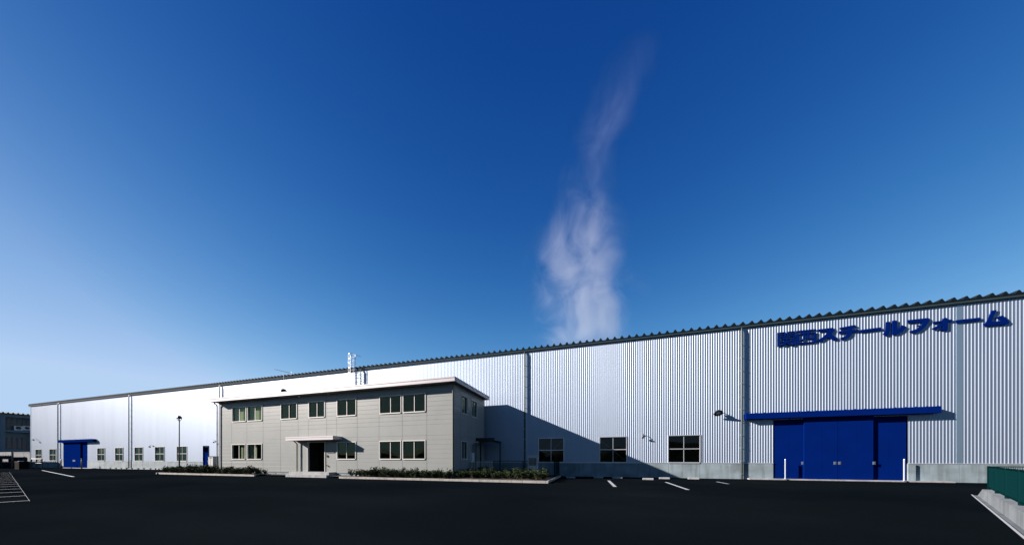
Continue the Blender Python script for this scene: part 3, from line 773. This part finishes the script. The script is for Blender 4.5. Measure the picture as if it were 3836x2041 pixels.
# ---------------------------------------------------------------- outdoor unit in the shaded bed
tu = 18.5; a, b = sx(1977,tu), sx(2012,tu); zt_ = sz(1995,1703.7,tu)
un = thing('outdoor_unit', ((a+b)/2, tu, .12), 'tall beige cooling unit with a louvred front in the shaded planting bed', 'air conditioner')
zl = [sz(1995,1743,tu), sz(1995,1714,tu)]
m_ = MB(); m_.box(a, b, tu+.03, tu+.42, .15, zt_-.1); m_.box(a-.02, b+.02, tu+.0, tu+.45, zt_-.1, zt_-.06)
m_.box(a+.03, b-.03, tu+.03, tu+.40, zt_-.06, zt_)
m_.box(a, b, tu, tu+.03, .15, zl[0]); m_.box(a, a+.05, tu, tu+.03, zl[0], zt_-.1); m_.box(b-.05, b, tu, tu+.03, zl[0], zt_-.1); m_.box(a+.05, b-.05, tu, tu+.03, zl[1], zt_-.1)
m_.build('casing', M['acbody'], un)
m_ = MB(); m_.box(a+.05, b-.05, tu+.022, tu+.029, zl[0], zl[1]); m_.build('opening', M['black'], un)
m_ = MB()
for i in range(9): z = zl[0]+(zl[1]-zl[0])*(i+.5)/9; m_.box(a+.05, b-.05, tu+.004, tu+.018, z-.006, z+.006)
for i in range(1,6): x = a+.05+(b-a-.1)*i/6; m_.box(x-.005, x+.005, tu-.002, tu+.004, zl[0], zl[1])
m_.build('louvre', M['acbody'], un)
# ---------------------------------------------------------------- fences
def meshfence(name, pts, z0, z1, label, wire=.06, base=True, postgap=2.0, mt='greenfence', n_h=None):
    root = thing(name, (pts[0][0], pts[0][1], 0), label, 'fence')
    wm_ = MB(); rm = MB()
    for p, q in zip(pts, pts[1:]):
        p = Vector((*p,0)); q = Vector((*q,0)); Ln = (q-p).length; d = (q-p)/Ln
        k = int(Ln/postgap)+1
        for i in range(k+1):
            c = p+d*(Ln*i/k); m_ = MB(); m_.tube([(c.x,c.y,z0-.1),(c.x,c.y,z1+.02)], .03, 8); m_.build('post', M[mt], root)
        for z in (z1, z0+.05): rm.bar((p.x,p.y,z),(q.x,q.y,z),.035,.03)
        x = 0
        while x < Ln: c = p+d*x; wm_.bar((c.x,c.y,z0+.03),(c.x,c.y,z1),.006,.006); x += wire
        z = z0+.1
        while z < z1: wm_.bar((p.x,p.y,z),(q.x,q.y,z),.006,.006); z += wire*1.6
    rm.build('rail', M[mt], root); wm_.build('mesh', M[mt], root)
    return root
d3 = Vector((.635,.772,0)); nrm = Vector((.772,-.635,0))
base = Vector((7.6,7.69,0))
fc = Vector((12.36,13.3,0))
near = fc-d3*11.5
meshfence('mesh_fence', [(near.x,near.y),(fc.x,fc.y),(30.0,13.3)], .34, 1.065, 'dark green wire mesh fence on the low concrete wall at the right edge', wire=.05)
# low retaining wall under it, with slanted far end, gutter and white edging line
rw = thing('retaining_wall', tuple(base), 'low pale concrete wall below the green fence at the right', 'wall')
m_ = MB()
a0 = base-d3*5; a1 = base+d3*7.3; a2 = base+d3*8.9
wd = nrm*.34
vs = [a0, a0+wd, a1, a1+wd, a2, a2+wd]; up = Vector((0,0,.32))
m_.add([a0, a0+wd, a0+up, a0+wd+up, a1, a1+wd, a1+up, a1+wd+up, a2, a2+wd], [(0,1,3,2),(0,2,6,4),(2,3,7,6),(1,5,7,3),(4,6,8),(6,7,9,8),(5,9,7)])
c1 = fc+nrm*.05
m_.box(fc.x+.3, 30, fc.y-.1, fc.y+.16, 0, .318)
m_.build('coping', M['wallconc'], rw)
m_ = MB(); q0 = a0-nrm*.05; q1_ = a2-nrm*.05+d3*.3
gl(q0-nrm*.05+Vector((0,0,.006)), q1_-nrm*.05+Vector((0,0,.006)), .035, 'edge_line')
m_ = MB(); m_.add([a0-nrm*.07+Vector((0,0,.003)), a0+Vector((0,0,.003)), a2+Vector((0,0,.003)), a2-nrm*.07+Vector((0,0,.003))], [(0,1,2,3)])
tag(m_.build('gutter_strip', M['oldconcrete']), kind='structure')
# fences beside the office
meshfence('mesh_fence', [(-6.95,19.0),(-2.62,19.0),(-2.62,21.5)], .12, 1.2, 'dark green mesh fence round the corner of the shaded planting bed', wire=.07, postgap=2.2)
pf = thing('picket_gate', (-7.9,19,0), 'pale vertical bar gate between the office side wall and the green fence', 'gate')
m_ = MB(); x = OX1+.1
while x < -7.0: m_.bar((x,19,.15),(x,19,1.12),.025,.02); x += .13
m_.build('bar', M['frame'], pf); m_ = MB(); m_.bar((OX1+.05,19,1.13),(-7.0,19,1.13),.04,.04); m_.bar((OX1+.05,19,.2),(-7.0,19,.2),.04,.04); m_.build('rail', M['frame'], pf)
# ---------------------------------------------------------------- far left: boundary wall, neighbour, bin, frames, added shed
bwl = MB()
x = -140.0
while x < XL-.3:
    e = min(x+2.4, XL-.2); bwl.box(x+.01, e-.01, T-.02, T+.12, 0, 2.45); x = e
bwl.box(-140, XL-.2, T-.05, T+.15, 2.45, 2.57)
o = bwl.build('boundary_wall', M['oldconcrete']); tag(o, 'blue grey concrete boundary wall at the far left beside the factory end', 'wall')
SB = -110.0
nb = thing('neighbouring_building', (SB, 30, 0), 'two-storey older grey building with corrugated roof edge beyond the boundary wall at far left', 'building')
y0_, y1_ = 18.0, 50.0
def yb_(px): return onX(px, 1600, SB)[0]
def zb_(px, py): return onX(px, py, SB)[1]
m_ = MB()
ZR = zb_(60, 1549); m_.box(SB-18, SB-1.2, y0_, y1_, 0, ZR-.1)
m_.box(SB-1.2, SB, y0_, y1_, zb_(60,1563), ZR-.1)            # deep eaves beam
m_.box(SB-1.2, SB+.1, y0_, y1_, zb_(60,1618), zb_(60,1611))  # balcony slab
for px in (10, 72+60):
    c = yb_(px); m_.box(SB-.5, SB, c-.25, c+.25, 0, zb_(60,1563))
m_.box(SB-.6, SB-.0, y0_, y1_, 0, zb_(60,1694))
m_.build('wall', M['wallfar'], nb)
m_ = MB(); y = y0_; pts = []
while y < y1_: pts += [(y,0),(y+.12,0),(y+.2,.22),(y+.3,.22),(y+.38,0)]; y += .5
n = len(pts); m_.add([(SB+.3,p,ZR-.05+h) for p,h in pts]+[(SB-18,p,ZR+.3+h) for p,h in pts], [(i,n+i,n+i+1,i+1) for i in range(n-1)])
m_.add([(SB+.3,p,ZR-.05+h) for p,h in pts]+[(SB+.3,p,ZR-.2) for p,h in pts], [(i,i+1,n+i+1,n+i) for i in range(n-1)])
m_.build('roof', M['roof'], nb)
for lo, hi in ((1609,1567),(1680,1638)):
    for p0, p1 in ((17,34),(36,54),(56,74),(76,92),(94,112)):
        a, b = yb_(p0), yb_(p1); z0, z1 = zb_(60,lo), zb_(60,hi)
        f = MB(); X = SB-1.19; f.box(X, X+.06, a, a+.06, z0, z1); f.box(X, X+.06, b-.06, b, z0, z1); f.box(X, X+.06, a, b, z1-.06, z1); f.box(X, X+.06, a, b, z0, z0+.06); f.box(X, X+.05, a, b, z1-(z1-z0)*.3, z1-(z1-z0)*.3+.09)
        w_ = f.build('window', M['oldconcrete'], nb); MB().box(X+.005, X+.02, a+.06, b-.06, z0+.06, z1-.06).build('pane', M['black'], w_)
for p, r in ((73,.3),(105,.26)):
    c = yb_(p); z = zb_(p,1602); m_ = MB(); m_.box(SB-.7, SB-.4, c-.45, c+.45, z-.45, z+.4); u_ = m_.build('air_unit', M['acbody'], nb)
    m_ = MB(); m_.lathe([(r,0),(r,.02),(.001,.03)], (SB-.4,c,z), 16, axis=(1,0,0)); m_.build('fan', M['black'], u_)
bx_, by_ = gnd(63, 1757.5)
bn = thing('rubbish_bin', (bx_, by_, 0), 'black box-shaped waste bin in front of the boundary wall at far left', 'bin')
m_ = MB(); m_.box(bx_-.55, bx_+.55, by_, by_+.7, .06, .95)
for i in range(5): m_.box(bx_-.5+i*.22, bx_-.44+i*.22, by_-.02, by_, .1, .9)
m_.box(bx_-.5, bx_-.4, by_+.02, by_+.12, 0, .06); m_.box(bx_+.4, bx_+.5, by_+.02, by_+.12, 0, .06)
m_.build('body', M['bin'], bn); m_ = MB(); m_.prism([(bx_-.58,.95),(bx_+.58,.95),(bx_+.5,1.05),(bx_-.5,1.05)], by_-.03, by_+.73); m_.build('lid', M['bin'], bn)
MB().box(bx_-.2, bx_+.25, by_+.1, by_+.4, 1.052, 1.10).build('handle', M['frame'], bn)
def pipeframe(x0, x1, t_, zt_, label, n):
    r_ = thing('pipe_barrier', (x0, t_, 0), label, 'barrier')
    for i in range(n+1):
        x = x0+(x1-x0)*i/n; m_ = MB(); m_.tube([(x,t_,0),(x,t_,zt_)], .06, 8); m_.build('post', M['pipe'], r_)
    m_ = MB(); m_.tube([(x0,t_,zt_),(x1,t_,zt_)], .05, 8); m_.tube([(x0,t_,zt_*.55),(x1,t_,zt_*.55)], .035, 8); m_.build('rail', M['pipe'], r_)
pipeframe(sx(117.5,20.5), sx(157,20.5), 20.5, sz(130,1718,20.5), 'dark pipe barrier in front of the left corner of the factory', 2)
pipeframe(sx(-30,20.5), sx(43,20.5), 20.5, sz(20,1716,20.5), 'dark pipe barrier at the left edge beside the black bin', 2)
m_ = MB(); a, b = sx(-25,21.6), sx(42,21.6); m_.box(a, b, 21.6, 21.75, 1.35, 2.55)
o = thing('notice_board', ((a+b)/2, 21.6, 0), 'pale weathered board behind the pipe barrier at the left edge', 'board'); m_.build('panel', M['oldconcrete'], o)
m_ = MB(); m_.box(a+.4, a+.55, 21.76, 21.9, 0, 2.5); m_.box(b-.55, b-.4, 21.76, 21.9, 0, 2.5); m_.build('leg', M['pipe'], o)
# unseen shed shape added outside the frame to shade factory foot and boundary wall
m_ = MB(); m_.box(-116, -88.65, 16.2, 19.45, 0, 4.35)
sh = thing('shadow_caster_shed', (-102,18,0), 'unseen shed-shaped shadow caster with scalloped top, added just outside the left edge', 'shed'); m_.build('wall', M['oldconcrete'], sh)
m_ = MB(); x = -116.2; pts = []
while x < -88.4: pts += [(x,0),(x+.25,.16),(x+.5,0.0)]; x += .6
n = len(pts); m_.add([(p,16.0,4.36+h) for p,h in pts]+[(p,19.5,4.36+h) for p,h in pts], [(i,i+1,n+i+1,n+i) for i in range(n-1)]); m_.build('roof', M['roof'], sh)

# ---------------------------------------------------------------- shrubs
def shrub_mesh(seed, h, spread, nst, leaves):
    rnd = random.Random(seed); m_ = MB()
    for s_ in range(nst):
        a = rnd.uniform(0, 2*math.pi); ln = h*rnd.uniform(.6,1.08); out = spread*rnd.uniform(.3,1)
        b0 = Vector((rnd.uniform(-.06,.06), rnd.uniform(-.06,.06), -.02)); tip = b0+Vector((math.cos(a)*out, math.sin(a)*out, ln))
        mid = (b0+tip)/2+Vector((rnd.uniform(-.05,.05), rnd.uniform(-.05,.05), .04))
        m_.tube([b0, mid, tip], [.008,.006,.003], 4, 1, False)
        for k in range(leaves):
            t = rnd.uniform(.12, 1.03)**.8; p = b0.lerp(mid, t*2) if t < .5 else mid.lerp(tip, (t-.5)*2)
            p = p+Vector([rnd.gauss(0,.035) for _ in range(3)])
            d = Vector((rnd.gauss(0,1), rnd.gauss(0,1), rnd.uniform(.1,1.4))).normalized(); r = d.cross(Vector((rnd.gauss(0,1),rnd.gauss(0,1),rnd.gauss(0,1)))).normalized()
            l = rnd.uniform(.045,.085); w_ = l*.36
            m_.add([p, p+d*l*.5+r*w_, p+d*l, p+d*l*.5-r*w_], [(0,1,2,3)], 2 if rnd.random() < .10 else 0)
    return m_
protos = []
for i in range(7):
    m_ = shrub_mesh(100+i, .42+.05*(i % 3), .24, 11+i % 3, 26); me = bpy.data.meshes.new('shrub')
    me.from_pydata(m_.v, [], m_.f)
    for k in ('leaf','stem','leafdry'): me.materials.append(M[k])
    me.polygons.foreach_set('material_index', m_.m); protos.append(me)
def shrub(x, y, s_, label, group, z=.13):
    o = bpy.data.objects.new('shrub', random.choice(protos)); COL.objects.link(o); o.location = (x, y, z)
    o.scale = (s_, s_, s_*random.uniform(.85,1.15)); o.rotation_euler.z = random.uniform(0, 6.28); tag(o, label, 'shrub', group)
LA, GA = 'low leafy shrub near the street lamp in front of the white factory wall', 'shrubs round the street lamp'
LB, GB = 'low leafy shrub along the office wall left of the entrance steps', 'shrubs along the office left of the entrance'
x = BL0+.5
while x < BL1-1.0:
    for yy in (15.65, 16.05):
        if abs(x-lx) > .15 or yy < 15.9: shrub(x+random.uniform(-.12,.12), yy+random.uniform(-.08,.08), random.uniform(.9,1.3), *((LA, GA) if x < OX0 else (LB, GB)))
    if x < OX0-.6:
        for yy in (16.6, 17.2): shrub(x+random.uniform(-.15,.15), yy, random.uniform(.9,1.2), LA, GA)
    x += .40
shrub(-25.75, 15.9, 1.1, 'sparse shrub standing apart at the right end of the left bed', None); shrub(-25.3, 16.1, .65, 'smallest thin shrub at the right end of the left bed', None)
x = BR0+1.2
while x < OX1:
    for yy in (15.62, 15.9, 16.18): shrub(x+random.uniform(-.12,.12), yy+random.uniform(-.08,.08), random.uniform(.75,1.2), 'sunlit low shrub in the bed right of the entrance', 'sunlit shrubs in the right bed')
    x += .40
shrub(BR0+.55, 15.85, .95, 'thin lone shrub at the left end of the right bed', None)
y = 16.0
while y < 18.9:
    x = OX1+.15
    while x < BR1-.3:
        if not (y > 18.2 and a-.3 < x < b+.3): shrub(x+random.uniform(-.15,.15), y+random.uniform(-.1,.1), random.uniform(.85,1.2), 'dark shrub in the shaded corner bed beyond the office', 'shrubs in the shaded corner bed')
        x += .46
    y += .5
for bx in (415,615,800,1005,1195,1410,1610,1840,2030,2155):
    px = 370+bx/9.54; t_ = 21.9; shrub(sx(px,t_), t_, .42, 'tiny dark plant at the foot of the white wall left of the beds', 'tiny plants along the wall foot', 0.0)
# thin pale footing strip under the tiny plants
m_ = MB(); m_.box(sx(400,22.2), sx(640,22.2), 22.2, T-.035, 0, .09); tag(m_.build('footing_strip', M['concrete']), kind='structure')

# ---------------------------------------------------------------- wooded ridge added behind the camera to darken the window reflections
m_ = MB(); vs = []; fs = []; n_ = 120
rnd = random.Random(3)
for i in range(n_+1):
    an = math.radians(150+250*i/n_); hgt = 13+5*math.sin(i*.31)+3*math.sin(i*1.3)+rnd.uniform(-1,1)
    for rr_, hh in ((230,0),(240,hgt*.6),(262,hgt),(330,0)): vs.append((rr_*math.cos(an), rr_*math.sin(an), hh))
for i in range(n_):
    for k in range(3): q = i*4+k; fs.append((q,q+1,q+5,q+4))
m_.add(vs, fs); tag(m_.build('reflection_ridge', mat('wooded hills', (.02,.035,.018), .95, var=.5, vscale=.2)), kind='structure')
# ---------------------------------------------------------------- steam plume far behind the factory
TP = 120.0
PL = [(1300,2180,200,.0),(1270,2185,200,.9),(1180,2195,205,.85),(1080,2190,200,.7),(980,2170,200,.55),(880,2165,180,.48),(800,2180,130,.32),(700,2185,110,.24),(600,2215,110,.19),(500,2255,125,.14),(400,2290,130,.10),(300,2330,120,.07),(200,2380,110,.02),(120,2420,90,0)]
rows = [(sz(x,y,TP), sx(x,TP), wd*TP/ray(x)[1], dn) for y,x,wd,dn in PL]
pm_ = MB(); vs = []; fs = []; nn = 24
for z, x, r, dn in rows:
    for k in range(nn): t = 2*math.pi*k/nn; vs.append((x+r*1.25*math.cos(t), TP+r*.8*math.sin(t), z))
for i in range(len(rows)-1):
    for k in range(nn): k2 = (k+1) % nn; fs.append((i*nn+k, i*nn+k2, (i+1)*nn+k2, (i+1)*nn+k))
fs.append(tuple(range(nn))[::-1]); fs.append(tuple(range((len(rows)-1)*nn, len(rows)*nn)))
pm_.add(vs, fs)
vm = bpy.data.materials.new('steam'); vm.use_nodes = True; t = vm.node_tree
for n_ in list(t.nodes): t.nodes.remove(n_)
out = t.nodes.new('ShaderNodeOutputMaterial'); pv = t.nodes.new('ShaderNodeVolumePrincipled'); t.links.new(pv.outputs[0], out.inputs['Volume'])
pv.inputs['Color'].default_value = (.84,.90,.97,1); pv.inputs['Anisotropy'].default_value = .0
tc = t.nodes.new('ShaderNodeTexCoord'); sp = t.nodes.new('ShaderNodeSeparateXYZ'); t.links.new(tc.outputs['Object'], sp.inputs[0])
z0, z1 = rows[0][0], rows[-1][0]
def math_(op, a, b=None, c=None, clamp=False):
    n_ = t.nodes.new('ShaderNodeMath'); n_.operation = op; n_.use_clamp = clamp
    for i, v in enumerate((a, b, c)):
        if v is None: continue
        if isinstance(v, (int, float)): n_.inputs[i].default_value = v
        else: t.links.new(v, n_.inputs[i])
    return n_.outputs[0]
zn = math_('DIVIDE', math_('SUBTRACT', sp.outputs[2], z0), z1-z0, clamp=True)
def curve(vals, lo, hi):
    c = t.nodes.new('ShaderNodeFloatCurve'); cv = c.mapping.curves[0]
    pts = [((r_[0]-z0)/(z1-z0), (v-lo)/(hi-lo)) for r_, v in zip(rows, vals)]
    cv.points[0].location = pts[0]; cv.points[1].location = pts[-1]
    for p in pts[1:-1]: cv.points.new(*p)
    c.mapping.update(); t.links.new(zn, c.inputs['Value'])
    return math_('ADD', math_('MULTIPLY', c.outputs[0], hi-lo), lo)
cxs = [r_[1] for r_ in rows]; rs_ = [r_[2] for r_ in rows]; ds = [r_[3] for r_ in rows]
cxn = curve(cxs, min(cxs), max(cxs)); rn = curve(rs_, 0, max(rs_)); dn_ = curve(ds, 0, 1)
no = t.nodes.new('ShaderNodeTexNoise'); no.inputs['Scale'].default_value = .065; no.inputs['Detail'].default_value = 9; no.inputs['Roughness'].default_value = .66; no.inputs['Distortion'].default_value = .7
mp = t.nodes.new('ShaderNodeMapping'); mp.inputs['Scale'].default_value = (1.1,.9,.9); mp.inputs['Rotation'].default_value = (0,.45,0); t.links.new(tc.outputs['Object'], mp.inputs[0]); t.links.new(mp.outputs[0], no.inputs['Vector'])
dx = math_('DIVIDE', math_('SUBTRACT', sp.outputs[0], cxn), rn); dy = math_('DIVIDE', math_('SUBTRACT', sp.outputs[1], TP), math_('MULTIPLY', rn, .75))
rad = math_('SQRT', math_('ADD', math_('MULTIPLY', dx, dx), math_('MULTIPLY', dy, dy)))
mr = t.nodes.new('ShaderNodeMapRange'); mr.interpolation_type = 'SMOOTHSTEP'; mr.inputs['From Min'].default_value = 1.2; mr.inputs['From Max'].default_value = .35; t.links.new(rad, mr.inputs['Value'])
fall = mr.outputs[0]
mr2 = t.nodes.new('ShaderNodeMapRange'); mr2.interpolation_type = 'SMOOTHSTEP'; mr2.inputs['From Min'].default_value = .45; mr2.inputs['From Max'].default_value = .72
t.links.new(math_('ADD', no.outputs['Fac'], math_('MULTIPLY', math_('SUBTRACT', fall, .5), .16)), mr2.inputs['Value'])
den = math_('MULTIPLY', math_('MULTIPLY', math_('MULTIPLY', mr2.outputs[0], fall), dn_), .033)
t.links.new(den, pv.inputs['Density'])
o = pm_.build('steam_plume', vm); tag(o, 'thin white steam plume drifting up into the blue sky behind the factory', 'steam', kind='stuff')
